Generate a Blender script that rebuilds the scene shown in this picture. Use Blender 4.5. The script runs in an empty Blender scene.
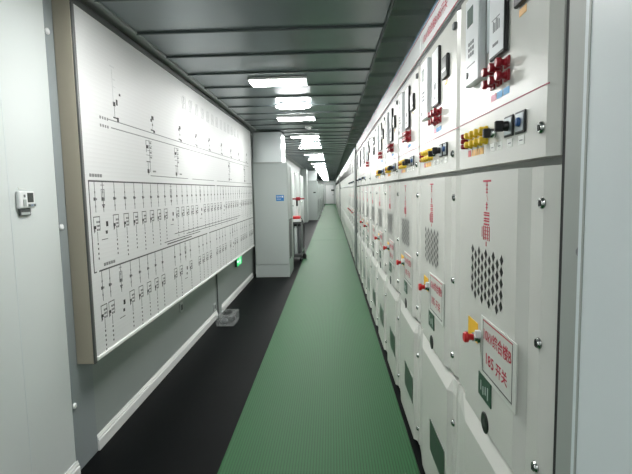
import bpy, math, random
from mathutils import Matrix, Vector
random.seed(7)
SC = bpy.context.scene
COL = SC.collection

# ------------------------------------------------------------------ helpers
def lin(c):
    return tuple(((v/255/12.92) if v/255 <= .04045 else ((v/255+.055)/1.055)**2.4) for v in c)

MATS = {}
def mat(name, rgb, rough=.5, metal=0., spec=.5, emit=0., noise=None, bump=None, trans=0., coat=0.):
    m = bpy.data.materials.new(name); m.use_nodes = True
    nt = m.node_tree; b = nt.nodes['Principled BSDF']
    col = lin(rgb) + (1,)
    b.inputs['Base Color'].default_value = col
    b.inputs['Roughness'].default_value = rough
    b.inputs['Metallic'].default_value = metal
    b.inputs['Specular IOR Level'].default_value = spec
    if trans: b.inputs['Transmission Weight'].default_value = trans
    if coat: b.inputs['Coat Weight'].default_value = coat
    if emit:
        b.inputs['Emission Color'].default_value = col
        b.inputs['Emission Strength'].default_value = emit
    tc = nt.nodes.new('ShaderNodeTexCoord')
    if noise:                                   # slight unevenness of the paint itself
        sc, amt = noise
        n = nt.nodes.new('ShaderNodeTexNoise'); n.inputs['Scale'].default_value = sc
        n.inputs['Detail'].default_value = 4
        nt.links.new(tc.outputs['Object'], n.inputs['Vector'])
        mx = nt.nodes.new('ShaderNodeMix'); mx.data_type = 'RGBA'
        mx.inputs[6].default_value = tuple(v*(1-amt) for v in col[:3])+(1,)
        mx.inputs[7].default_value = tuple(min(1, v*(1+amt)) for v in col[:3])+(1,)
        nt.links.new(n.outputs['Fac'], mx.inputs[0])
        nt.links.new(mx.outputs[2], b.inputs['Base Color'])
    if bump:
        sc, st = bump
        n = nt.nodes.new('ShaderNodeTexNoise'); n.inputs['Scale'].default_value = sc
        n.inputs['Detail'].default_value = 2
        nt.links.new(tc.outputs['Object'], n.inputs['Vector'])
        bp = nt.nodes.new('ShaderNodeBump'); bp.inputs['Strength'].default_value = st
        bp.inputs['Distance'].default_value = .002
        nt.links.new(n.outputs['Fac'], bp.inputs['Height'])
        nt.links.new(bp.outputs['Normal'], b.inputs['Normal'])
    MATS[name] = m
    return m

def stripes(m, axis, period, strength, dist, tint=None, lo=0., hi=1.):
    """ribs / grid lines: a function of one object coordinate"""
    nt = m.node_tree; b = nt.nodes['Principled BSDF']
    tc = nt.nodes.new('ShaderNodeTexCoord'); sp = nt.nodes.new('ShaderNodeSeparateXYZ')
    nt.links.new(tc.outputs['Object'], sp.inputs[0])
    mu = nt.nodes.new('ShaderNodeMath'); mu.operation = 'MULTIPLY'; mu.inputs[1].default_value = 2*math.pi/period
    nt.links.new(sp.outputs[axis], mu.inputs[0])
    sn = nt.nodes.new('ShaderNodeMath'); sn.operation = 'SINE'; nt.links.new(mu.outputs[0], sn.inputs[0])
    if strength:
        bp = nt.nodes.new('ShaderNodeBump'); bp.inputs['Strength'].default_value = strength
        bp.inputs['Distance'].default_value = dist
        nt.links.new(sn.outputs[0], bp.inputs['Height'])
        nt.links.new(bp.outputs['Normal'], b.inputs['Normal'])
    if tint:
        mr = nt.nodes.new('ShaderNodeMapRange'); mr.inputs['From Min'].default_value = lo; mr.inputs['From Max'].default_value = hi
        nt.links.new(sn.outputs[0], mr.inputs[0])
        mx = nt.nodes.new('ShaderNodeMix'); mx.data_type = 'RGBA'
        mx.inputs[6].default_value = b.inputs['Base Color'].default_value
        mx.inputs[7].default_value = lin(tint)+(1,)
        nt.links.new(mr.outputs[0], mx.inputs[0]); nt.links.new(mx.outputs[2], b.inputs['Base Color'])

class MB:
    """collects shapes (with materials) and links them as ONE mesh object"""
    def __init__(s): s.v = []; s.f = []; s.m = []; s.mats = []; s.smooth = []
    def mi(s, m):
        if m not in s.mats: s.mats.append(m)
        return s.mats.index(m)
    def add(s, vs, fs, m, smooth=False):
        o = len(s.v); s.v += [tuple(v) for v in vs]; k = s.mi(m)
        for f in fs: s.f.append([o+i for i in f]); s.m.append(k); s.smooth.append(smooth)
        return s
    def box(s, x0, x1, y0, y1, z0, z1, m, c=0.):
        if x0 > x1: x0, x1 = x1, x0
        if y0 > y1: y0, y1 = y1, y0
        if z0 > z1: z0, z1 = z1, z0
        if c <= 0:
            vs = [(x,y,z) for x in (x0,x1) for y in (y0,y1) for z in (z0,z1)]
            return s.add(vs, [(0,1,3,2),(4,6,7,5),(0,4,5,1),(2,3,7,6),(0,2,6,4),(1,5,7,3)], m)
        c = min(c, (x1-x0)*.45, (y1-y0)*.45, (z1-z0)*.45)
        P = {}; vs = []
        lo, hi = (x0,y0,z0), (x1,y1,z1)
        for sx in (0,1):
            for sy in (0,1):
                for sz in (0,1):
                    sg = (sx,sy,sz)
                    for ax in range(3):
                        p = []
                        for a in range(3):
                            base = hi[a] if sg[a] else lo[a]
                            if a != ax: base += -c if sg[a] else c
                            p.append(base)
                        P[sg+(ax,)] = len(vs); vs.append(p)
        fs = []
        cx, cy, cz = (x0+x1)/2, (y0+y1)/2, (z0+z1)/2
        def face(idx):
            a, b_, d = (Vector(vs[i]) for i in idx[:3])
            n = (b_-a).cross(d-b_); ctr = sum((Vector(vs[i]) for i in idx), Vector())/len(idx)
            fs.append(idx if n.dot(ctr-Vector((cx,cy,cz))) > 0 else idx[::-1])
        for ax in range(3):
            o = [a for a in range(3) if a != ax]
            for sd in (0,1):
                q = []
                for p, r in ((0,0),(1,0),(1,1),(0,1)):
                    sg = [0,0,0]; sg[ax] = sd; sg[o[0]] = p; sg[o[1]] = r
                    q.append(P[tuple(sg)+(ax,)])
                face(q)
            for p in (0,1):                    # edges along ax
                for r in (0,1):
                    sg0 = [0,0,0]; sg0[o[0]] = p; sg0[o[1]] = r; sg1 = list(sg0); sg1[ax] = 1
                    face([P[tuple(sg0)+(o[0],)], P[tuple(sg1)+(o[0],)], P[tuple(sg1)+(o[1],)], P[tuple(sg0)+(o[1],)]])
        for sx in (0,1):
            for sy in (0,1):
                for sz in (0,1): face([P[(sx,sy,sz,a)] for a in range(3)])
        return s.add(vs, fs, m)
    def prism(s, pts, z0, z1, m):
        """polygon in x,y extruded in z"""
        n = len(pts)
        ar = sum(pts[i][0]*pts[(i+1)%n][1]-pts[(i+1)%n][0]*pts[i][1] for i in range(n))
        if ar < 0: pts = pts[::-1]
        vs = [(x,y,z0) for x,y in pts]+[(x,y,z1) for x,y in pts]
        fs = [tuple(range(n))[::-1], tuple(range(n,2*n))]+[(i,(i+1)%n,n+(i+1)%n,n+i) for i in range(n)]
        return s.add(vs, fs, m)
    def rod(s, p, q, r, m, seg=14, r2=None, cap=True):
        p, q = Vector(p), Vector(q); d = (q-p).normalized()
        a = d.orthogonal().normalized(); b = d.cross(a)
        r2 = r if r2 is None else r2
        vs = []; fs = []
        for c, rr in ((p,r),(q,r2)):
            for i in range(seg):
                t = 2*math.pi*i/seg; vs.append(c+a*math.cos(t)*rr+b*math.sin(t)*rr)
        s.add(vs, [(i,(i+1)%seg,seg+(i+1)%seg,seg+i) for i in range(seg)], m, True)
        if cap: s.add(vs, [tuple(range(seg))[::-1], tuple(range(seg,2*seg))], m)
        return s
    def lathe(s, p, d, prof, m, seg=16):
        """profile [(distance along d, radius)...]"""
        p, d = Vector(p), Vector(d).normalized(); a = d.orthogonal().normalized(); b = d.cross(a)
        vs = []; fs = []; n = len(prof)
        for h, r in prof:
            for i in range(seg):
                t = 2*math.pi*i/seg; vs.append(p+d*h+(a*math.cos(t)+b*math.sin(t))*r)
        for k in range(n-1):
            for i in range(seg):
                j = (i+1)%seg; fs.append((k*seg+i, k*seg+j, (k+1)*seg+j, (k+1)*seg+i))
        s.add(vs, fs, m, True)
        s.add(vs, [tuple(range(seg))[::-1], tuple(range((n-1)*seg, n*seg))], m)
        return s
    def tube(s, pts, r, m, seg=8):
        for a, b in zip(pts[:-1], pts[1:]): s.rod(a, b, r, m, seg)
        return s
    def build(s, name, parent=None):
        me = bpy.data.meshes.new(name); me.from_pydata(s.v, [], s.f)
        for m in s.mats: me.materials.append(m)
        me.polygons.foreach_set('material_index', s.m); me.polygons.foreach_set('use_smooth', s.smooth)
        me.update()
        o = bpy.data.objects.new(name, me); COL.objects.link(o)
        if parent: o.parent = parent
        return o

TXT = {}
def text_geom(t, bold=0.):
    k = (t, bold)
    if k not in TXT:
        cu = bpy.data.curves.new('lettering', 'FONT'); cu.body = t; cu.size = 1; cu.offset = bold
        cu.resolution_u = 2
        ob = bpy.data.objects.new('lettering', cu); COL.objects.link(ob)
        dg = bpy.context.evaluated_depsgraph_get()
        me = bpy.data.meshes.new_from_object(ob.evaluated_get(dg))
        TXT[k] = ([tuple(v.co) for v in me.vertices], [tuple(p.vertices) for p in me.polygons])
        bpy.data.objects.remove(ob); bpy.data.curves.remove(cu); bpy.data.meshes.remove(me)
    return TXT[k]
def put_text(mb, t, o, ux, uz, w, h, m, bold=0.):
    """lettering stretched to w x h; o = lower-left corner, ux / uz = reading and up directions"""
    vs, fs = text_geom(t, bold)
    x0 = min(v[0] for v in vs); x1 = max(v[0] for v in vs); y0 = min(v[1] for v in vs); y1 = max(v[1] for v in vs)
    o, ux, uz = Vector(o), Vector(ux), Vector(uz)
    mb.add([o+ux*((v[0]-x0)/(x1-x0)*w)+uz*((v[1]-y0)/(y1-y0)*h) for v in vs], fs, m)

def thing(name, label, cat, loc=(0,0,0), group=None, rz=0):
    o = bpy.data.objects.new(name, None); COL.objects.link(o); o.location = loc; o.rotation_euler = (0,0,rz)
    o.empty_display_size = .1
    return tag(o, label, cat, group)
def tag(o, label, cat, group=None):
    o['label'] = label; o['category'] = cat
    if group: o['group'] = group
    return o
def struct(o): o['kind'] = 'structure'; return o
def dup(root, loc, label, group=None):
    r = root.copy(); COL.objects.link(r); r.location = loc; r['label'] = label
    if group: r['group'] = group
    for ch in list(root.children):
        c = ch.copy(); COL.objects.link(c); c.parent = r
        for g in list(ch.children):
            d = g.copy(); COL.objects.link(d); d.parent = c
    return r
ORD = ['first','second','third','fourth','fifth','sixth','seventh','eighth','ninth','tenth','eleventh','twelfth','thirteenth',
       'fourteenth','fifteenth','sixteenth','seventeenth','eighteenth','nineteenth','twentieth','twenty-first','twenty-second',
       'twenty-third','twenty-fourth','twenty-fifth','twenty-sixth','twenty-seventh','twenty-eighth','twenty-ninth','thirtieth']

# ------------------------------------------------------------------ materials
M_wall   = mat('wall_white', (214,220,219), .38, noise=(1.2,.02), bump=(300,.05))
M_wallb  = mat('post_bluegrey', (146,154,156), .45)
M_wallg  = mat('wall_grey', (152,160,157), .4, noise=(1.2,.03))
M_col    = mat('filler_grey', (100,106,103), .45)
M_wallr  = mat('pier_paint', (220,228,230), .4, bump=(260,.06))
M_skirt  = mat('skirting_white', (238,240,238), .3)
M_floor  = mat('black_rubber', (10,13,14), .45, spec=.05, noise=(3,.25))
M_seam   = mat('floor_seam', (36,39,40), .6, spec=.1)
M_mat    = mat('green_rubber', (32,92,48), .5, spec=.22)
stripes(M_mat, 0, .0165, .35, .0012, (22,68,34), .2, .95)
M_ceil   = mat('ceiling_metal', (122,132,134), .28, metal=.7, noise=(2.5,.08))
M_rib    = mat('ceiling_rib', (92,101,100), .45, metal=.4)
M_dark   = mat('recess_paint', (196,205,201), .55)
M_cab    = mat('cabinet_paint', (212,213,207), .27, spec=.5, bump=(420,.14))
M_cabfr  = mat('cabinet_frame', (160,166,161), .45)
M_cab2   = mat('cabinet_grey', (176,184,182), .4)
M_galv   = mat('galvanised', (205,212,212), .3, metal=.6)
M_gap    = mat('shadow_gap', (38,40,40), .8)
M_chrome = mat('chrome', (190,192,190), .22, metal=1.)
M_black  = mat('black_plastic', (22,23,24), .4)
M_dgrey  = mat('dark_grey', (70,74,74), .5)
M_red    = mat('red_plastic', (196,38,40), .35)
M_dred   = mat('dark_red', (150,24,38), .3)
M_redink = mat('red_ink', (186,40,66), .5)
M_tape   = mat('red_tape', (150,52,72), .5)
M_yel    = mat('yellow_plastic', (238,202,50), .35)
M_ytag   = mat('yellow_tag', (240,188,44), .5)
M_orange = mat('orange_label', (244,190,110), .5)
M_blue   = mat('blue_label', (92,172,226), .5)
M_bluek  = mat('blue_knob', (40,84,140), .4)
M_bsign  = mat('blue_sign', (28,112,178), .45)
M_pink   = mat('pink_label', (238,170,190), .5)
M_white  = mat('white_plastic', (236,238,238), .3)
M_paper  = mat('white_label', (232,234,230), .6)
M_plate  = mat('sign_face', (203,207,200), .45)
M_greenp = mat('green_plate', (50,84,66), .45)
M_glass  = mat('viewing_glass', (44,64,54), .3, spec=.4)
M_screen = mat('lcd_screen', (120,134,128), .25)
M_lcd    = mat('dark_lcd', (58,64,62), .3)
M_relay  = mat('relay_front', (224,228,230), .35)
M_silver = mat('relay_silver', (170,180,182), .35, metal=.5)
M_ink    = mat('black_ink', (26,26,28), .6)
M_lines  = mat('diagram_dark', (70,70,72), .6)
M_thin   = mat('diagram_grey', (128,130,130), .6)
M_faint  = mat('diagram_faint', (203,205,206), .6)
M_greyink= mat('grey_ink', (120,124,126), .6)
M_board  = mat('board_white', (214,215,215), .5)
stripes(M_board, 2, .025, .15, .0008, (219,221,221), .93, 1.)
M_alu    = mat('tan_aluminium', (186,178,160), .42, metal=.25)
M_aluF   = mat('grey_aluminium', (96,98,97), .42, metal=.3)
M_corn   = mat('cornice_grey', (150,154,153), .4, metal=.3)
M_lamp   = mat('lamp_diffuser', (255,255,252), .5, emit=30.)
M_lamp2  = mat('bulkhead_glass', (255,255,255), .4, emit=30.)
M_exit   = mat('exit_green', (40,200,110), .4, emit=.55)
M_exitw  = mat('exit_white', (225,255,235), .4, emit=1.1)
M_headw  = mat('header_white', (246,248,249), .25)
M_headb  = mat('header_blue', (84,128,156), .35)
M_acry   = mat('clear_acrylic', (215,220,220), .1)
_nt = M_acry.node_tree; _t = _nt.nodes.new('ShaderNodeBsdfTransparent'); _mx = _nt.nodes.new('ShaderNodeMixShader'); _mx.inputs[0].default_value = .13
_nt.links.new(_t.outputs[0], _mx.inputs[1]); _nt.links.new(_nt.nodes['Principled BSDF'].outputs[0], _mx.inputs[2])
_nt.links.new(_mx.outputs[0], _nt.nodes['Material Output'].inputs['Surface'])
M_rug    = mat('cable_black', (18,18,19), .45)

# ------------------------------------------------------------------ setting
END = 52.9; BACK = -3.2
XW = -1.44
fl = MB().box(-1.6, 1.9, BACK-.15, END+.15, -.1, 0, M_floor)
for y in (5.78, 11.6, 17.4): fl.box(-1.43, -.66, y, y+.010, 0, .0006, M_seam)
struct(fl.build('floor'))
struct(MB().box(-1.6, XW, BACK, END, 0, 2.95, M_wallg).build('wall_left'))
struct(MB().box(1.75, 1.9, BACK, END, 0, 2.95, M_wall).build('wall_right'))
struct(MB().box(-1.6, 1.9, BACK-.15, BACK, 0, 2.95, M_wall).build('wall_back'))
struct(MB().box(-1.6, 1.9, END, END+.15, 0, 2.95, M_wall).build('wall_front'))
# ceiling: pressed metal strips with a rib every 0.56 m, flange at the right edge, deeper recess above the cabinets
c = MB(); y = 3.24-.56*11; ribs = []
while y < END: ribs.append(y); y += .56
prev = BACK
for r in ribs+[END]:
    if r-.014 > prev: c.box(-1.27, .36, prev, r-.014, 2.6, 2.66, M_ceil, .005)
    prev = r+.014
for r in ribs:
    c.box(-1.27, .36, r-.016, r+.016, 2.625, 2.66, M_dgrey)
    c.box(-1.27, .36, r-.024, r-.013, 2.586, 2.61, M_rib)
    c.box(.375, 1.74, r-.02, r+.02, 2.655, 2.69, M_dark)
c.box(.36, .375, BACK, END, 2.585, 2.70, M_rib)
c.box(.375, 1.75, BACK, END, 2.69, 2.75, M_dark)
c.box(-1.6, 1.9, BACK-.15, END+.15, 2.95, 3.0, M_dark)
struct(c.build('ceiling'))
# cornice between wall and ceiling
struct(MB().box(XW, -1.27, BACK, END, 2.6, 2.66, M_corn, .004).box(-1.30, -1.262, BACK, END, 2.588, 2.612, M_corn, .004).build('trim_1'))
# near white wall leaf, a little proud of the wall, with caps along its edge
w = MB().box(-1.4155, -1.4142, 2.052, 2.055, .1, 2.59, M_wallr).box(XW+.001, -1.415, BACK, 2.42, 0, 2.59, M_wall, .004)
for z in (.40, 1.375, 2.364): w.lathe((-1.4155, 2.437, z), (1,0,0), [(0,.016),(.006,.016),(.010,.010)], M_white)
struct(w.build('trim_2'))
def skirting(y0, y1, x, name):
    pts = [(x,0),(x+.016,0),(x+.016,.062),(x+.011,.068),(x+.011,.078),(x+.007,.083),(x+.005,.094),(x,.094)]
    n = len(pts)
    vs = [(a,y0,b) for a,b in pts]+[(a,y1,b) for a,b in pts]
    fs = [tuple(range(n)), tuple(range(n,2*n))[::-1]]+[(i, n+i, n+(i+1)%n, (i+1)%n) for i in range(n)]
    return struct(MB().add(vs, fs, M_skirt).build(name))
skirting(BACK, 2.425, -1.4145, 'baseboard_near')
skirting(2.69, 5.70, XW+.001, 'baseboard_left')
skirting(5.95, 8.38, XW+.001, 'baseboard_left_far')
# blue-grey steel posts at the joints of the container modules
struct(MB().box(XW+.001, XW+.006, 2.455, 2.688, 0, 2.59, M_wallb).box(XW+.001, -1.418, 2.424, 2.452, 0, 2.59, M_wallb, .004).build('trim_3'))
p = MB().box(XW+.001, XW+.012, 5.70, 5.95, 0, 2.59, M_wallg, .003)
p.rod((XW+.016,5.72,.0), (XW+.016,5.72,.60), .010, M_dgrey)
struct(p.build('trim_4'))
# pier at the right edge of the view
q = MB().box(.45, .9, -.9, .884, 0, 2.86, M_wallr, .006)
q.box(.4485, .452, .858, .864, 0, 2.86, M_cabfr)
struct(q.build('trim_5'))
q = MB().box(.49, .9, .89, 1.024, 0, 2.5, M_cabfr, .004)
q.box(.514, .54, 1.025, 1.083, 0, 2.2, M_gap)  # dark strip painting in the shade of the gap beside the first door
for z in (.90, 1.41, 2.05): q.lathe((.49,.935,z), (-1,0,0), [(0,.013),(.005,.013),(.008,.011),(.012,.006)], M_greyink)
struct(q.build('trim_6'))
# grey filler column between the first and second row
struct(MB().box(.47, 1.6, 9.17, 9.74, 0, 2.3, M_col, .006).build('trim_7'))
# far door in the end wall
d = MB().box(-.62, .35, END-.05, END-.001, 0, 2.12, M_cabfr, .004).build('door_1'); struct(d)
MB().box(-.57, .30, END-.065, END-.051, .02, 2.08, M_white, .004).build('door_leaf', d)
MB().box(.16, .28, END-.11, END-.066, .98, 1.03, M_black, .01).build('handle', d)
tag(MB().box(.02, .36, END-.085, END-.0655, 1.42, 1.60, M_dgrey, .004).build('door_plaque'),
    'small dark plaque on the white door at the far end of the corridor', 'sign')

# ------------------------------------------------------------------ green mats
edges = [-2.2, 14.6, 18.8, 23.6, 33.0, END-.3]
MATL = ['long green ribbed rubber mat running along the corridor from the near end',
        'short pale green mat just past the end of the long near mat',
        'green mat third from the viewer, beside the grey cabinet with a white duct on top',
        'green mat fourth from the viewer, in the distant part of the corridor',
        'green mat in front of the door at the far end of the corridor']
for i in range(5):
    o = MB().box(-.553, .553, .004, edges[i+1]-edges[i]-.012, 0, .006, M_mat, .002).build('rubber_mat')
    o.location = (-.097, edges[i], .0005)
    tag(o, MATL[i], 'mat', 'green rubber mats laid end to end')

# ------------------------------------------------------------------ ceiling lamps
def lamp(y, label):
    t = thing('ceiling_lamp', label, 'lamp', (-.485, y, 2.598), 'rectangular ceiling lamps')
    MB().box(-.275,.275,-.145,.145,-.026,0,M_white,.004).build('housing', t)
    MB().box(-.262,.262,-.132,.132,-.029,-.0265,M_lamp).build('diffuser', t)
    return t
L0 = None; n = 0; SKIP = (1,)
ly = 2.31-2.35*2
while ly < END-1:
    if n in SKIP: ly += 2.35; n += 1; continue
    if ly < 3: lab = ['rectangular white ceiling lamp well behind the viewpoint', '', 'rectangular white ceiling lamp a step ahead, above the board\'s near end'][n] if n < 3 else ''
    else:
        k = n-3
        lab = 'nearest bright rectangular ceiling lamp in view, the widest one' if k == 0 else f'rectangular ceiling lamp, {ORD[k]} from the viewer of those in view'
    if L0 is None: L0 = lamp(ly, lab)
    else: dup(L0, (-.485, ly, 2.598), lab)
    ly += 2.35; n += 1
def bulkhead(y, label, big=True):
    t = thing('oval_ceiling_lamp', label, 'lamp', (-.44, y, 2.598), 'oval bulkhead lamps between the panels')
    MB().box(-.17,.17,-.08,.08,-.02,.0015,M_white,.006).build('back_plate', t)
    g = MB(); N = 24; prof = [(0,.85),(.012,1.),(.03,.95),(.042,.7),(.05,.35)]
    vs = []; fs = []
    for h, r in prof:
        for i in range(N):
            a = 2*math.pi*i/N; vs.append((.215*r*math.cos(a), .10*r*math.sin(a), -.0205-h))
    for k in range(len(prof)-1):
        for i in range(N): j = (i+1)%N; fs.append((k*N+i,(k+1)*N+i,(k+1)*N+j,k*N+j))
    g.add(vs, fs, M_lamp2, True).add(vs, [tuple(range(N)), tuple(range((len(prof)-1)*N, len(prof)*N))[::-1]], M_lamp2)
    g.build('glass_cover', t)
    return t
B0 = bulkhead(5.88, 'nearest oval bulkhead lamp hanging between the two nearest ceiling panels')
dup(B0, (-.44, -.6, 2.598), 'added oval fill lamp on the ceiling just behind the viewpoint')  # added fill lamp, out of view, brightens the pier and nearest cabinet
for i, y in enumerate((10.75, 15.4, 20.3, 25.2)):
    dup(B0, (-.44, y, 2.598), f'oval bulkhead lamp hanging from the ceiling, {ORD[i+1]} from the viewer')
tag(MB().lathe((-.36,8.05,2.6),(0,0,-1),[(0,.055),(.02,.055),(.04,.035),(.045,.02)],M_white).build('smoke_detector'),
    'small round white smoke detector on the ceiling past the third lamp', 'smoke detector')

# ------------------------------------------------------------------ switchgear cabinets (right side)
# local frame: x = X-0.50 (towards the viewer is negative), y = Y-y0, z up
W = .81
def door_prof(a, b, xb, xfold, xf, xr, fold, fl, sl):
    return [(xb,a),(xfold,a),(xf,a+fold),(xf,a+fl),(xr,a+fl+sl),(xr,b-fl-sl),(xf,b-fl),(xf,b-.006),(xf+.005,b),(xb,b)]
UY = (0,-1,0); UZ = (0,0,1)
def lock(name, x, y, z, parent, m=None, ring=True):
    g = MB().lathe((x,y,z), (-1,0,0), [(0,.0145),(.004,.0145),(.006,.012),(.009,.011)], m or M_chrome)
    if ring: g.lathe((x-.009,y,z), (-1,0,0), [(0,.0075),(.0012,.0075)], M_black)
    g.box(x-.0125, x-.009, y-.0015, y+.0015, z-.007, z+.007, M_chrome)
    return g.build(name, parent)

def cabinet(label, group, header=False, dev='full', handle=True, yellow=True, detail=2, full=True):
    t = thing('switchgear_cabinet', label, 'electrical cabinet', (.5, 0, 0), group)
    b = MB().box(.05, 1.15, .001, W-.001, 0, 2.235, M_cabfr, .002)
    b.build('body', t)
    # header strip
    h = MB().box(-.004, .03, .002, W-.002, 2.245, 2.39, M_headw, .003)
    h.box(-.0055, -.0035, .002, W-.002, 2.376, 2.389, M_headb)
    if detail:
        h.box(-.0055, -.0035, .002, W-.002, 2.364, 2.368, M_redink)
        h.box(-.0055, -.0035, .002, W-.002, 2.247, 2.251, M_redink)
    h.box(.004, .03, .001, W-.001, 2.215, 2.2445, M_dgrey)  # dark band painted in for the shadow below the header
    if header: put_text(h, '10kV综合楼B185开关', (-.0056, .72, 2.285), UY, UZ, .52, .05, M_redink, .005)
    h.build('header_panel', t)
    a0 = .030 if full == 'near' else .010
    # instrument door
    u = MB().prism(door_prof(a0, W-.006, .049, .012, -.005, -.005, .035, .08, .02), 1.607, 2.212, M_cab).build('instrument_door', t)
    xf = -.005
    s = MB().box(xf-.0012, xf+.001, .055 if full == 'near' else .012, W-.008, 1.769, 1.772, M_tape); s.build('red_line', u)
    # breaker door
    m = MB().prism(door_prof(a0, W-.006, .049, .016, .0, -.018, .05, .118, .042), .765, 1.586, M_cab).build('breaker_door', t)
    # cable door
    pr = [(.0,.008),(-.004,.014),(-.006,.060),(-.024,.085),(-.024,W-.19),(-.006,W-.05),(-.004,W-.008),(.0,W-.004)]
    l = MB(); vs = []; n = len(pr)
    for x, y in pr: vs += [(x,y,.03),(x,y,.690),(.004,y,.745),(.049,y,.745),(.049,y,.03)]
    fs = []
    for i in range(n-1):
        for j in range(5): a_, b_ = 5*i+j, 5*i+(j+1)%5; fs.append((a_,b_,b_+5,a_+5))
    fs += [tuple(range(5))[::-1], tuple(range(5*n-5,5*n))]
    l.add(vs, fs, M_cab); l = l.build('cable_door', t)
    MB().box(-.0265, -.0235, .12, .42, .235, .395, M_glass).build('window', l)
    if detail == 0:
        MB().box(-.02, -.006, .32, .45, 1.92, 2.15, M_black, .003).build('display_unit', u)
        MB().box(-.0062, -.004, .012, W-.008, 1.617, 1.630, M_dgrey).build('dark_line', u)
        return t
    # ---- instrument door fittings
    if dev in ('full',):
        r = MB().box(xf-.026, xf-.001, .515, .662, 1.88, 2.165, M_relay, .004)
        r.box(xf-.0275, xf-.0255, .575, .637, 2.07, 2.127, M_screen)
        for i in range(3):
            for j in range(3): r.box(xf-.0275, xf-.0255, .565+.022*i, .577+.022*i, 1.970+.018*j, 1.981+.018*j, M_greyink)
        r.lathe((xf-.0262, .632, 1.915), (-1,0,0), [(0,.011),(.003,.011)], M_greyink)
        r.box(xf-.027, xf-.0255, .55, .64, 1.940, 1.943, M_greyink)
        r.build('protection_relay', u)
        MB().box(xf-.006, xf-.001, .455, .50, 1.95, 2.17, M_silver, .002).build('terminal_strip', u)
    if dev in ('full','meter','slim'):
        r = MB().box(xf-.013, xf-.001, .325, .45, 1.912, 2.165, M_black, .003)
        r.box(xf-.0145, xf-.0125, .331, .447, 1.920, 2.160, M_relay, .001)
        for i in range(5): r.box(xf-.0152, xf-.0142, .36+.012*i, .366+.012*i, 1.985, 2.01+.006*(i%3), M_greyink)
        r.box(xf-.0152, xf-.0142, .36, .425, 2.02, 2.022, M_greyink)
        r.box(xf-.0152, xf-.0142, .37, .415, 1.945, 1.953, M_greyink)
        r.build('display_unit', u)
    if dev == 'full':
        r = MB().box(xf-.013, xf-.001, .17, .265, 1.998, 2.09, M_black, .003)
        r.box(xf-.0145, xf-.0125, .178, .257, 2.02, 2.08, M_lcd)
        r.box(xf-.0150, xf-.0142, .185, .25, 2.026, 2.036, M_white)
        r.build('small_meter', u)
        MB().box(xf-.0012, xf+.001, .21, .255, 1.974, 1.992, M_orange).build('meter_label', u)
        for i in range(3):
            for j in range(2):
                yy = .330+.058*i; zz = 1.846+.036*j
                MB().lathe((xf,yy,zz), (-1,0,0), [(0,.012),(.006,.013),(.007,.009),(.020,.009),(.021,.0135),(.032,.0135),(.034,.011)], M_dred, 12).build('red_pressure_plate', u)
                MB().box(xf-.006, xf+.001, yy-.018, yy+.018, zz-.0155, zz+.0155, M_dred, .002).build('red_base', u)
        for i, (mm, nm) in enumerate(((M_blue,'blue_label'), (M_blue,'blue_label'), (M_pink,'pink_label'))):
            MB().box(xf-.0012, xf+.001, .316+.052*i, .360+.052*i, 1.797, 1.816, mm).build(nm, u)
    if dev == 'dark':
        for zz in (1.97, 2.08):
            r = MB().box(xf-.012, xf-.001, .30, .46, zz-.045, zz+.045, M_black, .003)
            r.box(xf-.0135, xf-.0115, .33, .43, zz-.02, zz+.03, M_screen); r.build('dark_meter', u)
    if yellow:
        for i in range(4):
            for j in range(2):
                yy = .500+.054*i; zz = 1.687+.031*j
                MB().lathe((xf,yy,zz), (-1,0,0), [(0,.0135),(.007,.0135),(.008,.011),(.022,.0115),(.026,.008)], M_yel, 12).build('yellow_lamp', u)
        for zz in (1.685, 1.703, 1.721):
            MB().lathe((xf,.715,zz), (-1,0,0), [(0,.009),(.020,.009),(.024,.006)], M_dred, 10).build('red_lamp', u)
        MB().box(xf-.0012, xf+.001, .67, .70, 1.647, 1.669, M_red).build('red_label', u)
        for i in range(3): MB().box(xf-.0012, xf+.001, .53+.045*i, .568+.045*i, 1.647, 1.668, M_orange).build('orange_label', u)
        for yy in (.225, .305, .385, .445):
            MB().box(xf-.0012, xf+.001, yy-.019, yy+.019, 1.648, 1.671, M_paper).box(xf-.0016, xf-.0011, yy-.010, yy+.010, 1.657, 1.660, M_greyink).build('button_label', u)
        k = MB().lathe((xf,.425,1.700), (-1,0,0), [(0,.014),(.014,.014),(.016,.010)], M_chrome, 14)
        k.box(xf-.036, xf-.015, .417, .433, 1.686, 1.714, M_black, .003); k.build('key_switch', u)
    if yellow or dev in ('slim',):
        for i, yy in enumerate((.305, .225)):
            k = MB().box(xf-.006, xf-.001, yy-.032, yy+.032, 1.676, 1.733, M_black, .002)
            k.box(xf-.0075, xf-.0055, yy-.025, yy+.025, 1.682, 1.727, M_silver)
            if i == 0:
                k.lathe((xf-.007,yy,1.705), (-1,0,0), [(0,.014),(.014,.013),(.016,.009)], M_black, 14)
                k.box(xf-.042, xf-.018, yy-.006, yy+.007, 1.690, 1.720, M_black, .003)
            else:
                k.lathe((xf-.007,yy,1.705), (-1,0,0), [(0,.012),(.007,.011),(.009,.007)], M_bluek, 14)
            k.build('rotary_switch', u)
    for ch in list(u.children):
        if not ch.name.startswith('red_line'): ch.location = (0, -.018, 0)
    lock('lock', xf, .086, 1.675, u)
    MB().box(xf-.012, xf+.001, .045, .075, 2.150, 2.175, M_greyink, .003).build('latch', u)
    # ---- breaker door fittings
    xr = -.018
    g = MB()                                       # red single-line symbol
    Y0 = .455
    g.box(xr-.0012, xr+.001, Y0-.036, Y0+.036, 1.548, 1.556, M_redink)
    g.box(xr-.0012, xr+.001, Y0-.002, Y0+.002, 1.50, 1.548, M_redink)
    for zz in (1.535, 1.518, 1.505, 1.455, 1.442): g.box(xr-.0013, xr+.001, Y0-.008, Y0+.008, zz-.0022, zz+.0022, M_redink)
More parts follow.
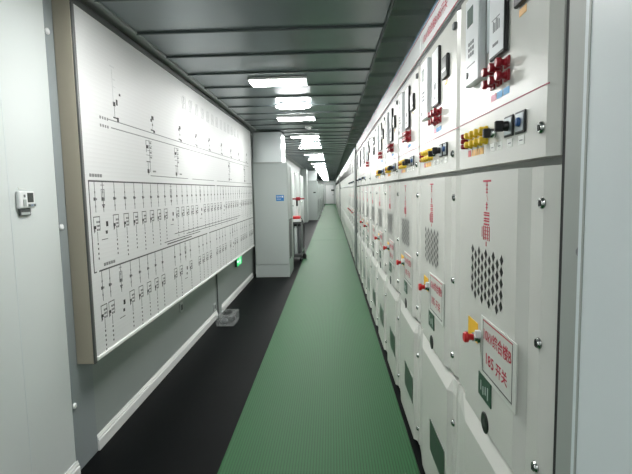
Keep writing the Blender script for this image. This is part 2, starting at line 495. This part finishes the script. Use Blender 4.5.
    g.add([(xr-.0012,Y0-.002,1.495),(xr-.0012,Y0+.002,1.495),(xr-.0012,Y0-.012,1.470),(xr-.0012,Y0-.016,1.470)], [(0,1,2,3)], M_redink)
    g.box(xr-.0012, xr+.001, Y0-.002, Y0+.002, 1.43, 1.465, M_redink)
    for i in range(-1,2):
        for zz in (1.420, 1.410, 1.396, 1.386, 1.372): g.box(xr-.0012, xr+.001, Y0+.018*i-.007, Y0+.018*i+.007, zz-.0032, zz+.0032, M_redink)
    for yy in (-.028, -.010, .010, .026): g.box(xr-.0012, xr+.001, Y0+yy-.002, Y0+yy+.002, 1.305, 1.365, M_redink)
    for zz in (1.36, 1.345, 1.33, 1.315): g.box(xr-.0012, xr+.001, Y0-.02, Y0+.018, zz-.0016, zz+.0016, M_redink)
    g.box(xr-.0012, xr+.001, Y0+.040, Y0+.043, 1.315, 1.36, M_redink)
    g.box(xr-.0012, xr+.001, Y0-.002, Y0+.002, 1.28, 1.30, M_redink)
    g.v = [(a_, b_, 1.568-(1.556-c_)*.746) for a_, b_, c_ in g.v]
    g.build('circuit_symbol', m)
    v = MB()                                       # ventilation perforation: rhombic holes, staggered
    for c in range(9):
        for r in range(5):
            yy = .318+.0345*c; zz = 1.338-.0335*r-(.01675 if c%2 else 0)
            v.add([(xr-.0010,yy-.0145,zz),(xr-.0010,yy,zz+.0165),(xr-.0010,yy+.0145,zz),(xr-.0010,yy,zz-.0165)], [(0,1,2,3)], M_black)
    v.build('vent_perforation', m)
    sg = MB().box(xr-.004, xr-.0005, .187, .485, .958, 1.150, M_plate, .001)
    for (a,b_,c_,d_) in ((.212,.462,1.139,1.1425),(.212,.462,.9735,.977),(.212,.2155,.9735,1.1425),(.4585,.462,.9735,1.1425)):
        sg.box(xr-.0046, xr-.0035, a, b_, c_, d_, M_redink if c_ > 1 and b_-a > .1 else M_dgrey)
    ink = M_redink
    put_text(sg, '10kV综合楼B', (xr-.0046, .452, 1.078), UY, UZ, .232, .044, ink, .017)
    put_text(sg, '185', (xr-.0046, .428, 1.008), UY, UZ, .070, .036, ink, .017)
    put_text(sg, '开关', (xr-.0046, .340, 1.003), UY, UZ, .092, .043, ink, .017)
    sg.build('sign_plate', m)
    gp = MB().box(xr-.004, xr-.0005, .382, .503, .880, .957, M_greenp, .001)
    for i in range(4): gp.box(xr-.0045, xr-.0035, .405+.022*i, .413+.022*i, .895+.008*(i%2), .935-.006*(i%3), M_cab2)
    gp.build('instruction_plate', m)
    hl = MB().lathe((xr,.440,.808), (-1,0,0), [(0,.034),(.003,.034),(.004,.028)], M_black, 20)
    hl.lathe((xr-.004,.440,.808), (-1,0,0), [(0,.012),(.001,.012)], M_dgrey); hl.build('racking_socket', m)
    if handle:
        MB().box(xr-.0025, xr-.0005, .525, .630, 1.040, 1.108, M_ytag).build('yellow_tag', m)
        hd = MB().lathe((xr,.505,1.070), (-1,0,0), [(0,.020),(.008,.020),(.010,.015),(.024,.015)], M_chrome)
        hd.box(xr-.022, xr-.004, .478, .492, 1.075, 1.098, M_white, .002); hd.build('lock_collar', m)
        MB().lathe((xr-.024,.505,1.070), (-1,0,0), [(0,.011),(.014,.011),(.016,.018),(.026,.018),(.029,.014)], M_red).build('red_knob', m)
    for ch in list(m.children): ch.location = (0, -.022, -.007 if ch.name.split('.')[0] in ('circuit_symbol','vent_perforation') else -.021)
    for zz in (1.499, 1.158, .84): lock('lock', .002, .086, zz, m)
    for zz in (1.20, .90): MB().rod((.012,W-.001,zz-.03),(.012,W-.001,zz+.03),.005,M_greyink,8).build('hinge', m)
    for zz in (.566, .12): lock('lock', -.0055, .038, zz, l, ring=False)
    return t

R1 = ['nearest light grey switchgear cabinet, with the large legible red sign and switch number',
      'second switchgear cabinet from the near end on the right, red sign half turned away',
      'third switchgear cabinet from the near end, right of the green mat, red knob and sign',
      'fourth switchgear cabinet from the near end of the right-hand row, with red and yellow lamps',
      'fifth switchgear cabinet from the near end, the last one with yellow lamps',
      'sixth switchgear cabinet from the near end, with two dark meters and no red knob',
      'seventh switchgear cabinet from the near end, red plates but no yellow lamps',
      'eighth switchgear cabinet from the near end of the right-hand row, slim display on top',
      'ninth switchgear cabinet from the near end, next but one before the grey column',
      'tenth switchgear cabinet from the near end, against the grey filler column']
G1 = 'switchgear cabinets in the near row on the right'
Y1 = 1.058
c0 = cabinet(R1[0], G1, full='near'); c0.location = (.5, Y1, 0)
c1 = cabinet(R1[1], G1, header=True); c1.location = (.5, Y1+W, 0)
c2 = cabinet(R1[2], G1); c2.location = (.5, Y1+W*2, 0)
for k in (3,4): dup(c2, (.5, Y1+W*k, 0), R1[k])
c5 = cabinet(R1[5], G1, dev='dark', handle=False, yellow=False); c5.location = (.5, Y1+W*5, 0)
c6 = cabinet(R1[6], G1, dev='full', yellow=False); c6.location = (.5, Y1+W*6, 0)
c7 = cabinet(R1[7], G1, dev='slim', yellow=False, handle=True); c7.location = (.5, Y1+W*7, 0)
c8 = cabinet(R1[8], G1, dev='slim', yellow=False, handle=False); c8.location = (.5, Y1+W*8, 0)
dup(c8, (.5, Y1+W*9, 0), R1[9])
G2 = 'switchgear cabinets beyond the grey column on the right'
f0 = None
for k in range(19):
    lab = f'pale switchgear cabinet on the right, {ORD[k]} beyond the grey column'
    if f0 is None:
        f0 = cabinet(lab, G2, dev='slim', yellow=False, handle=True, detail=1); f0.location = (.5, 9.76, 0)
    elif k < 4: dup(f0, (.5, 9.76+W*k, 0), lab)
    else:
        if k == 4: f4 = cabinet(lab, G2, detail=0); f4.location = (.5, 9.76+W*k, 0)
        else: dup(f4, (.5, 9.76+W*k, 0), lab)
ye = 9.76+W*19+.02
struct(MB().box(.45, 1.6, ye, ye+.35, 0, 2.3, M_col, .006).build('trim_8'))
G3 = 'distant switchgear cabinets at the end of the right-hand row'
for k in range(26):
    dup(f4, (.47, ye+.37+W*k, 0), 'distant pale switchgear cabinet in the last stretch of the right-hand row', G3)

# ------------------------------------------------------------------ mimic board on the left wall
BX = -1.33; YB0, YB1, ZB0, ZB1 = 2.525, 8.05, .60, 2.575
bd = thing('mimic_board', 'large white single-line diagram board in a metal frame on the left wall', 'diagram board', (XW+.002, YB0, ZB0))
def bl(x, y, z): return (x-(XW+.002), y-YB0, z-ZB0)
class BB(MB):
    def b(s, x0,x1,y0,y1,z0,z1,m,c=0.):
        a = bl(x0,y0,z0); d = bl(x1,y1,z1); return s.box(a[0],d[0],a[1],d[1],a[2],d[2],m,c)
BB().b(XW+.007, BX-.008, YB0, YB1, ZB0, ZB1, M_alu, .003).build('housing', bd)
fr = BB().b(BX-.0078, BX+.006, YB0, YB1, ZB1-.036, ZB1, M_aluF, .003)
fr.b(BX-.0078, BX+.006, YB1-.03, YB1, ZB0+.02, ZB1-.0365, M_aluF, .002)
fr.b(BX-.0078, BX+.003, YB0, YB0+.022, ZB0, ZB1-.0365, M_aluF, .002)
fr.build('frame', bd)
BB().b(BX-.0078, BX+.010, YB0+.023, YB1-.001, ZB0+.012, ZB0+.034, M_skirt, .003).build('bottom_rail', bd)
dg = BB().b(BX-.0078, BX, YB0+.0225, YB1-.031, ZB0+.035, ZB1-.037, M_board)
XD = BX+.0008
def seg(mb, y0, y1, z0, z1, m): mb.b(XD-.0009, XD+.0004, y0, y1, z0, z1, m)
def hline(mb, y0, y1, z, t, m): seg(mb, y0, y1, z-t/2, z+t/2, m)
def vline(mb, y, z0, z1, t, m): seg(mb, y-t/2, y+t/2, z0, z1, m)
hline(dg, 2.87, 7.72, 1.990, .006, M_thin); hline(dg, 2.90, 7.72, 1.944, .006, M_thin)
for zz in (1.990, 1.944):
    for i in range(4): seg(dg, 2.76+.03*i, 2.775+.03*i, zz-.010, zz+.006, M_thin)
for a, b_ in ((2.58, 5.45), (5.52, 7.98)): hline(dg, a, b_, 1.617, .009, M_lines)
for a, b_ in ((3.50, 4.42), (4.56, 5.40), (5.55, 7.9)): hline(dg, a, b_, 1.672, .006, M_thin)
vline(dg, 2.583, 1.105, 1.617, .007, M_lines)
for a, b_ in ((2.64, 5.02), (5.10, 8.00)): hline(dg, a, b_, 1.105, .009, M_lines)
hline(dg, 2.583, 2.61, 1.105, .007, M_lines)
hline(dg, 3.97, 6.9, 1.197, .006, M_lines); hline(dg, 4.3, 6.7, 1.170, .006, M_lines)
hline(dg, 3.72, 4.75, 1.150, .006, M_lines); hline(dg, 3.78, 4.45, 1.130, .009, M_lines)
for z0 in (1.640, 1.125):
    for i in range(5): seg(dg, 2.60+.03*i+(.1 if z0 < 1.2 else 0), 2.622+.03*i+(.1 if z0 < 1.2 else 0), z0, z0+.018, M_thin)
fe = sy = ti = dg
rnd = random.Random(3)
def feeder(y, zt, k, special=False):
    vline(fe, y, zt-.175, zt, .004, M_thin)
    for dz in (.055, .135): seg(sy, y-.006, y+.006, zt-dz-.012, zt-dz, M_thin)
    seg(sy, y-.016, y+.006, zt-.108, zt-.090, M_lines); seg(sy, y+.010, y+.020, zt-.106, zt-.094, M_thin)
    zb = zt-.20
    if special:
        for a, b_ in ((-.02,-.016),(.016,.02)): seg(fe, y+a, y+b_, zt-.11, zt-.045, M_thin)
        for dz in (.02,.045,.11): hline(fe, y-.02, y+.02, zt-dz, .004, M_thin)
        hline(fe, y-.016, y+.016, zt-.135, .008, M_lines); hline(fe, y-.008, y+.008, zt-.145, .012, M_lines)
        seg(sy, y+.018, y+.042, zt-.262, zt-.232, M_ink); seg(sy, y+.008, y+.030, zt-.305, zt-.286, M_ink)
        hline(fe, y-.045, y+.03, zt-.335, .004, M_lines)
        return
    hline(fe, y-.035, y+.040, zb, .005, M_lines)
    vline(fe, y-.033, zb-.09, zb, .0035, M_thin); vline(fe, y+.038, zb-.07, zb, .0035, M_thin)
    seg(sy, y-.036, y-.010, zb-.068, zb-.050, M_ink); seg(sy, y-.030, y-.022, zb-.085, zb-.066, M_ink)
    for i in range(3):
        for j in range(3): seg(sy, y+.000+.014*i, y+.008+.014*i, zb-.080+.022*j, zb-.068+.022*j, M_thin if (i+j)%2 else M_lines)
    vline(fe, y+.003, zb-.14, zb-.085, .0035, M_thin)
    for j in range(4+k%2): seg(sy, y-.002, y+.008, zb-.16-.028*j, zb-.148-.028*j, M_lines)
y = 2.645; k = 0
while y < 7.95:
    feeder(y, 1.615, k, special=(k in (1,9,15,22,29)))
    if k % 5 != 3 or k < 8: feeder(y+.02, 1.103, k+1, special=(k in (2,11,18,25)))
    y += .095 if k in (0,) else .148; k += 1
for y, s in ((2.99,1),(3.59,.8),(4.24,.8),(4.75,.7),(5.26,.7),(5.85,.7),(6.4,.7),(6.95,.7),(7.57,.6)):
    if y < 3.2:
        vline(fe, y-.04, 2.09, 2.30, .003, M_faint)
        seg(sy, y-.06, y, 2.315, 2.322, M_faint)
        for zz in (2.245, 2.2): hline(sy, y-.03, y, zz, .006, M_faint)
        seg(sy, y+.045, y+.065, 2.158, 2.172, M_ink)
        seg(sy, y-.002, y+.018, 2.093, 2.128, M_ink); seg(sy, y-.045, y-.015, 2.082, 2.108, M_ink)
        vline(fe, y-.03, 2.02, 2.08, .003, M_thin)
        hline(sy, y-.05, y, 2.012, .008, M_ink); seg(sy, y, y+.022, 1.992, 2.018, M_ink)
    else:
        r = rnd.uniform(-.02,.02)
        seg(sy, y-.02*s, y+.03*s, 2.10+r, 2.128+r, M_ink); seg(sy, y-.045*s, y-.015*s, 2.083+r, 2.104+r, M_ink)
        seg(sy, y-.012*s, y+.008*s, 2.045, 2.062, M_lines)
        vline(fe, y-.005, 2.01, 2.10, .003, M_faint)
        hline(sy, y-.05*s, y+.02*s, 2.012, .009, M_ink); seg(sy, y+.01*s, y+.05*s, 1.996, 2.014, M_ink)
for y in (3.49, 4.12, 6.25, 7.35):
    for j in range(4):
        hline(fe, y-.05, y+.06, 1.925-.035*j, .0035, M_thin); seg(sy, y+.02, y+.05, 1.905-.035*j, 1.917-.035*j, M_thin)
    vline(fe, y-.05, 1.84, 1.925, .0035, M_thin); vline(fe, y+.01, 1.70, 1.93, .0035, M_thin)
    seg(sy, y-.045, y-.01, 1.868, 1.892, M_ink); seg(sy, y-.055, y+.02, 1.770, 1.776, M_lines)
    vline(fe, y-.03, 1.68, 1.77, .0035, M_thin); seg(sy, y-.045, y-.012, 1.690, 1.718, M_ink)
    seg(sy, y+.06, y+.12, 1.700, 1.712, M_thin)
for i in range(13):                                  # the faint, unreadable heading
    y = 4.35+.21*i; m = M_faint
    for a in (0,.045,.09): vline(ti, y+a, 2.30, 2.42 if a else 2.40, .008, m)
    for b_ in (2.31, 2.36, 2.41): hline(ti, y, y+.09, b_, .006, m)
dg.build('panel', bd)

# ------------------------------------------------------------------ left wall bits
th = thing('thermometer', 'small white digital thermometer with a dark screen hanging on the left wall', 'thermometer', (-1.4148, 2.148, 1.485))
MB().box(0, .020, -.056, .054, 0, .078, M_white, .004).build('casing', th)
s_ = MB().box(.0195, .0215, .000, .042, .026, .070, M_lcd).build('screen', th)
MB().box(.0215, .0232, .000, .056, .006, .020, M_silver).box(.0225,.0238,.005,.012,.009,.017,M_ink).box(.0225,.0238,.018,.034,.011,.015,M_bluek).box(.0225,.0238,.042,.050,.009,.017,M_ink).build('button_strip', th)
MB().box(.0215, .0232, -.034, -.014, .008, .040, M_cab2).box(.0215,.0232,-.028,-.018,.05,.062,M_greyink).build('text_strip', th)
MB().box(.002, .012, -.046, .030, -.034, -.001, M_dgrey, .002).box(.0115,.0125,-.04,.024,-.030,-.018,M_cab2).build('hanging_tag', th)
MB().tube([(.008,-.035,.079),(.006,-.040,.098),(.004,-.036,.092),(.004,.02,.086)], .0016, M_paper, 6).build('cord', th)
def outlet(y, z, h, label):
    t = thing('wall_socket', label, 'socket', (XW+.001, y, z), 'wall sockets on the left wall')
    MB().box(0,.012,-.043,.043,0,h,M_cab2,.004).build('face_plate', t)
    MB().box(.0115,.014,-.022,.022,.02,h-.02,M_dgrey,.001).build('insert', t)
outlet(4.36, .42, .09, 'small grey wall socket below the middle of the diagram board')
outlet(5.60, .115, .086, 'small wall socket just above the baseboard, beside the clear box')
ex = thing('exit_sign', 'small lit green exit sign on the left wall under the board', 'exit sign', (XW+.001, 7.10, .43))
MB().box(0,.03,-.19,.19,0,.14,M_dgrey,.005).build('casing', ex)
MB().box(.0305,.033,-.18,.18,.008,.132,M_exit).build('lit_face', ex)
g = MB(); x = .0332                                   # running man and arrow
def q4(pts): g.add([(x,a,b) for a,b in pts], [(0,1,2,3)], M_exitw)
g.lathe((x-.001,.04,.108),(1,0,0),[(0,.012),(.001,.012)],M_exitw,10)
q4([(.02,.095),(.045,.092),(.055,.055),(.03,.055)]); q4([(.032,.056),(.052,.056),(.02,.015),(.008,.020)]); q4([(.045,.056),(.056,.052),(.085,.040),(.08,.028)])
q4([(.01,.085),(.02,.093),(.000,.062),(-.012,.070)]); q4([(.045,.090),(.052,.082),(.08,.075),(.078,.065)])
q4([(-.05,.065),(-.05,.078),(-.12,.078),(-.12,.065)]); q4([(-.11,.045),(-.11,.098),(-.155,.0715),(-.155,.0715)])
g.build('pictogram', ex)

bx = thing('clear_box', 'clear plastic box with grey contents on the black floor by the left wall', 'box', (-1.245, 5.475, .0005))
A = .008
MB().box(-.10,.10,-.17,.17,0,A,M_acry).build('base', bx)
for nm, a in (('side_wall',(-.10,.10,-.17,-.17+A)),('side_wall',(-.10,.10,.17-A,.17)),('side_wall',(-.10,-.10+A,-.161,.161)),('side_wall',(.10-A,.10,-.161,.161))):
    MB().box(a[0],a[1],a[2],a[3],A,.112,M_acry).build(nm, bx)
tp = MB(); N = 24; vs = []                            # lid with an oval opening
for i in range(N):
    a = 2*math.pi*i/N; ca, sa = math.cos(a), math.sin(a)
    k = 1/max(abs(ca), abs(sa))
    vs.append((.10*ca*k, .17*sa*k, .113))
for i in range(N):
    a = 2*math.pi*i/N; vs.append((.055*math.cos(a), .10*math.sin(a), .113))
V = vs+[(a,b,c_+.006) for a,b,c_ in vs]
fs = []
for i in range(N):
    j = (i+1)%N
    fs += [(i,N+i,N+j,j),(2*N+i,2*N+j,3*N+j,3*N+i),(i,j,2*N+j,2*N+i),(N+i,3*N+i,3*N+j,N+j)]
tp.add(V, fs, M_acry).build('lid', bx)
rm = MB(); ring = [(.056*math.cos(2*math.pi*i/20), .101*math.sin(2*math.pi*i/20), .1205) for i in range(21)]
rm.tube(ring, .005, M_black, 6).build('rim', bx)
for i, (a, b_) in enumerate(((-.03,-.06),(.03,.04))):
    o = MB().lathe((-1.245+a, 5.475+b_, .0095), (0,0,1), [(0,.03),(.015,.045),(.045,.04),(.06,.02)], M_dgrey if i else M_greyink, 12).build('folded_cover')
    tag(o, ['lighter grey crumpled cover lying at the near end inside the clear box','darker grey crumpled cover lying at the far end inside the clear box'][i], 'shoe cover', 'covers in the clear box')

# ------------------------------------------------------------------ tall cabinets on the left
def tall(label, x0, x1, y0, depth, h, group, duct=None, sign=None):
    t = thing('control_cabinet', label, 'cabinet', ((x0+x1)/2, y0, 0), group)
    w2 = (x1-x0)/2
    MB().box(-w2, w2, .0, depth, .0, .22, M_cab2, .004).build('plinth', t)
    MB().box(-w2, w2, .012, depth, .221, h, M_cab2, .005).build('body', t)
    MB().box(-w2+.012, w2-.012, .0, .0115, .235, h-.012, M_cab2, .004).build('front_panel', t)
    lv = MB()
    n = int((1.05-.32)/.045)
    for i in range(n): lv.box(w2-.003, w2+.012, .04, depth*.6, .33+.045*i, .352+.045*i, M_dgrey)
    lv.build('side_vent', t)
    MB().box(w2-.002, w2+.012, depth*.62, depth-.02, .26, h-.05, M_cab2, .004).build('side_door', t)
    if duct:
        d0, d1, dh = duct
        k = MB().box(d0-(x0+x1)/2, d1-(x0+x1)/2, .02, depth*.9, h+.002, dh, M_galv, .006)
        k.box(d0-(x0+x1)/2-.015, d1-(x0+x1)/2+.015, .005, depth*.92, h+.001, h+.02, M_cabfr, .003)
        k.box(d0-(x0+x1)/2+.03, d0-(x0+x1)/2+.05, .014, .021, h+.03, dh-.05, M_galv, .002)
        k.build('air_duct', t)
    return t
G4 = 'tall grey cabinets along the left wall'
a1 = tall('tall grey cabinet with a blue label and silver duct on top, past the board', -1.375, -.762, 8.40, .85, 2.03, G4, (-1.36,-.86,2.575))
sgn = MB().box(-.07,.07,-.003,0,0,.105,M_bsign,.001)
put_text(sgn, '综合楼', (-.058,-.0035,.062), (1,0,0), UZ, .085, .028, M_white)
sgn.box(.035,.055,-.0036,-.003,.06,.09,M_white); sgn.box(-.055,.02,-.0036,-.003,.03,.036,M_white)
o = sgn.build('blue_label', a1); o.location = (.165, .0, 1.365); o['label'] = 'blue printed label with white marks'
a2 = tall('tall grey cabinet with a white duct on top, halfway down the left side', -1.36, -.70, 24.6, .9, 2.02, G4, (-1.26,-.74,2.55))
MB().box(.12,.24,-.006,.0,1.40,1.46,M_black).build('dark_label', a2)
for i, (yy, h, xr) in enumerate(((26.6,1.85,-.70),(29.5,1.05,-.66),(31.0,1.9,-.72),(34.0,1.0,-.66),(36.0,2.05,-.70),(40.5,2.0,-.68),(46.0,2.05,-.70))):
    tall(f'distant {"low" if h < 1.5 else "tall"} grey cabinet on the left, {ORD[i]} beyond the white duct', -1.36, xr, yy, 1.2, h, G4)
# white service doors and panels on the wall between the two cabinets
for i, (y0, y1) in enumerate(((11.6,12.7),(13.6,14.9),(15.4,16.6),(17.4,19.2),(20.2,22.4))):
    d = struct(MB().box(XW+.001, -1.30, y0, y1, 0, 2.2, M_white, .006).build(f'door_{i+2}'))
    MB().box(-1.2995, -1.285, y0+.06, y1-.06, .03, 2.12, M_wall, .004).build('door_leaf', d)
    MB().lathe((-1.285,y0+.15,1.05),(1,0,0),[(0,.02),(.03,.02),(.05,.012)],M_chrome).build('handle', d)
struct(MB().box(XW+.001, -1.20, 9.5, 9.9, 0, 2.59, M_cab2, .006).build('trim_9'))
struct(MB().box(XW+.001, -1.16, 22.9, 24.0, 0, 2.59, M_cab2, .006).build('trim_10'))

# ------------------------------------------------------------------ breaker trolley behind the near tall cabinet
tr = thing('breaker_trolley', 'grey breaker trolley with a red top and red T-handle, beside the tall left cabinet', 'trolley', (-.79, 10.25, 0))
MB().box(-.15,.13,-.02,.62,.10,.16,M_dgrey,.006).build('chassis', tr)
for a, b_ in ((-.12,.03),(.10,.03),(-.12,.56),(.10,.56)):
    MB().rod((a-.015,b_,.052),(a+.015,b_,.052),.05,M_black,16).build('wheel', tr)
for a in (-.10, .0, .09):
    MB().lathe((a,.10,.165),(0,0,1),[(0,.036),(.55,.036),(.56,.02),(.60,.02)],M_cab2 if a < .05 else M_dgrey,14).build('pole_unit', tr)
    MB().lathe((a,.10,.767),(0,0,1),[(0,.032),(.03,.040),(.05,.022)],M_black,12).build('contact', tr)
MB().box(-.15,.13,.16,.60,.163,.86,M_greyink,.006).build('mechanism_case', tr)
MB().box(-.15,.12,.02,.60,.862,.925,M_white,.006).build('top_tray', tr)
MB().box(-.14,.11,.02,.40,.927,.985,M_red,.012).build('red_cover', tr)
MB().rod((.03,.30,.986),(.03,.30,1.20),.018,M_white).rod((.03,.30,1.20),(.03,.30,1.33),.022,M_black).build('post', tr)
h = MB().rod((-.12,.30,1.36),(.20,.30,1.36),.016,M_dred); h.lathe((.06,.30,1.36),(1,0,0),[(-.05,.02),(-.045,.04),(.04,.04),(.05,.02)],M_dred)
h.box(.0,.07,.285,.315,1.325,1.36,M_dred,.004); h.build('t_handle', tr)
pts = [(.10,.2,.96),(.13,.2,.93),(.16,.25,.85),(.18,.3,.76),(.18,.33,.62),(.165,.33,.42),(.16,.33,.22),(.17,.33,.13)]
cb = MB().tube(pts, .007, M_rug, 6).tube([(a-.03,b_+.1,z) for a,b_,z in pts], .007, M_rug, 6)
cb.lathe((.17,.38,.01),(0,0,1),[(0,.04),(.06,.045),(.12,.03)],M_rug); cb.build('cable', tr)
MB().rod((.10,.02,.16),(.17,.02,.24),.012,M_chrome).rod((.17,.02,.24),(.20,.02,.30),.012,M_chrome).build('foot_lever', tr)

# ------------------------------------------------------------------ world, camera, view
wd = bpy.data.worlds.new('world'); SC.world = wd; wd.use_nodes = True
wd.node_tree.nodes['Background'].inputs[0].default_value = (0,0,0,1)

F = 475.; VP = (331., 190.); ROLL = -.017; EYE = 1.54       # focal length and vanishing point in pixels of the 632 x 474 frame
a = Vector(((VP[0]-316)/F, (237-VP[1])/F, 1)).normalized()
b = Vector((ROLL, 1, 0)); b = (b-a*a.dot(b)).normalized()
x = b.cross(a)
if x[0] < 0: x = -x
rows = (x, a, b)
cam = bpy.data.cameras.new('camera'); co = bpy.data.objects.new('camera', cam); COL.objects.link(co)
cam.sensor_fit = 'HORIZONTAL'; cam.sensor_width = 36; cam.lens = F/632*36; cam.clip_start = .02; cam.clip_end = 200
mw = Matrix(((rows[0][0], rows[0][1], -rows[0][2], 0), (rows[1][0], rows[1][1], -rows[1][2], 0), (rows[2][0], rows[2][1], -rows[2][2], EYE), (0,0,0,1)))
co.matrix_world = mw
SC.camera = co
SC.view_settings.view_transform = 'Standard'; SC.view_settings.look = 'None'
SC.view_settings.gamma = 1; SC.view_settings.use_curve_mapping = False
SC.view_settings.exposure = 1.05
SC.cycles.use_denoising = True
SC.cycles.max_bounces = 8; SC.cycles.diffuse_bounces = 5; SC.cycles.glossy_bounces = 4; SC.cycles.transmission_bounces = 8
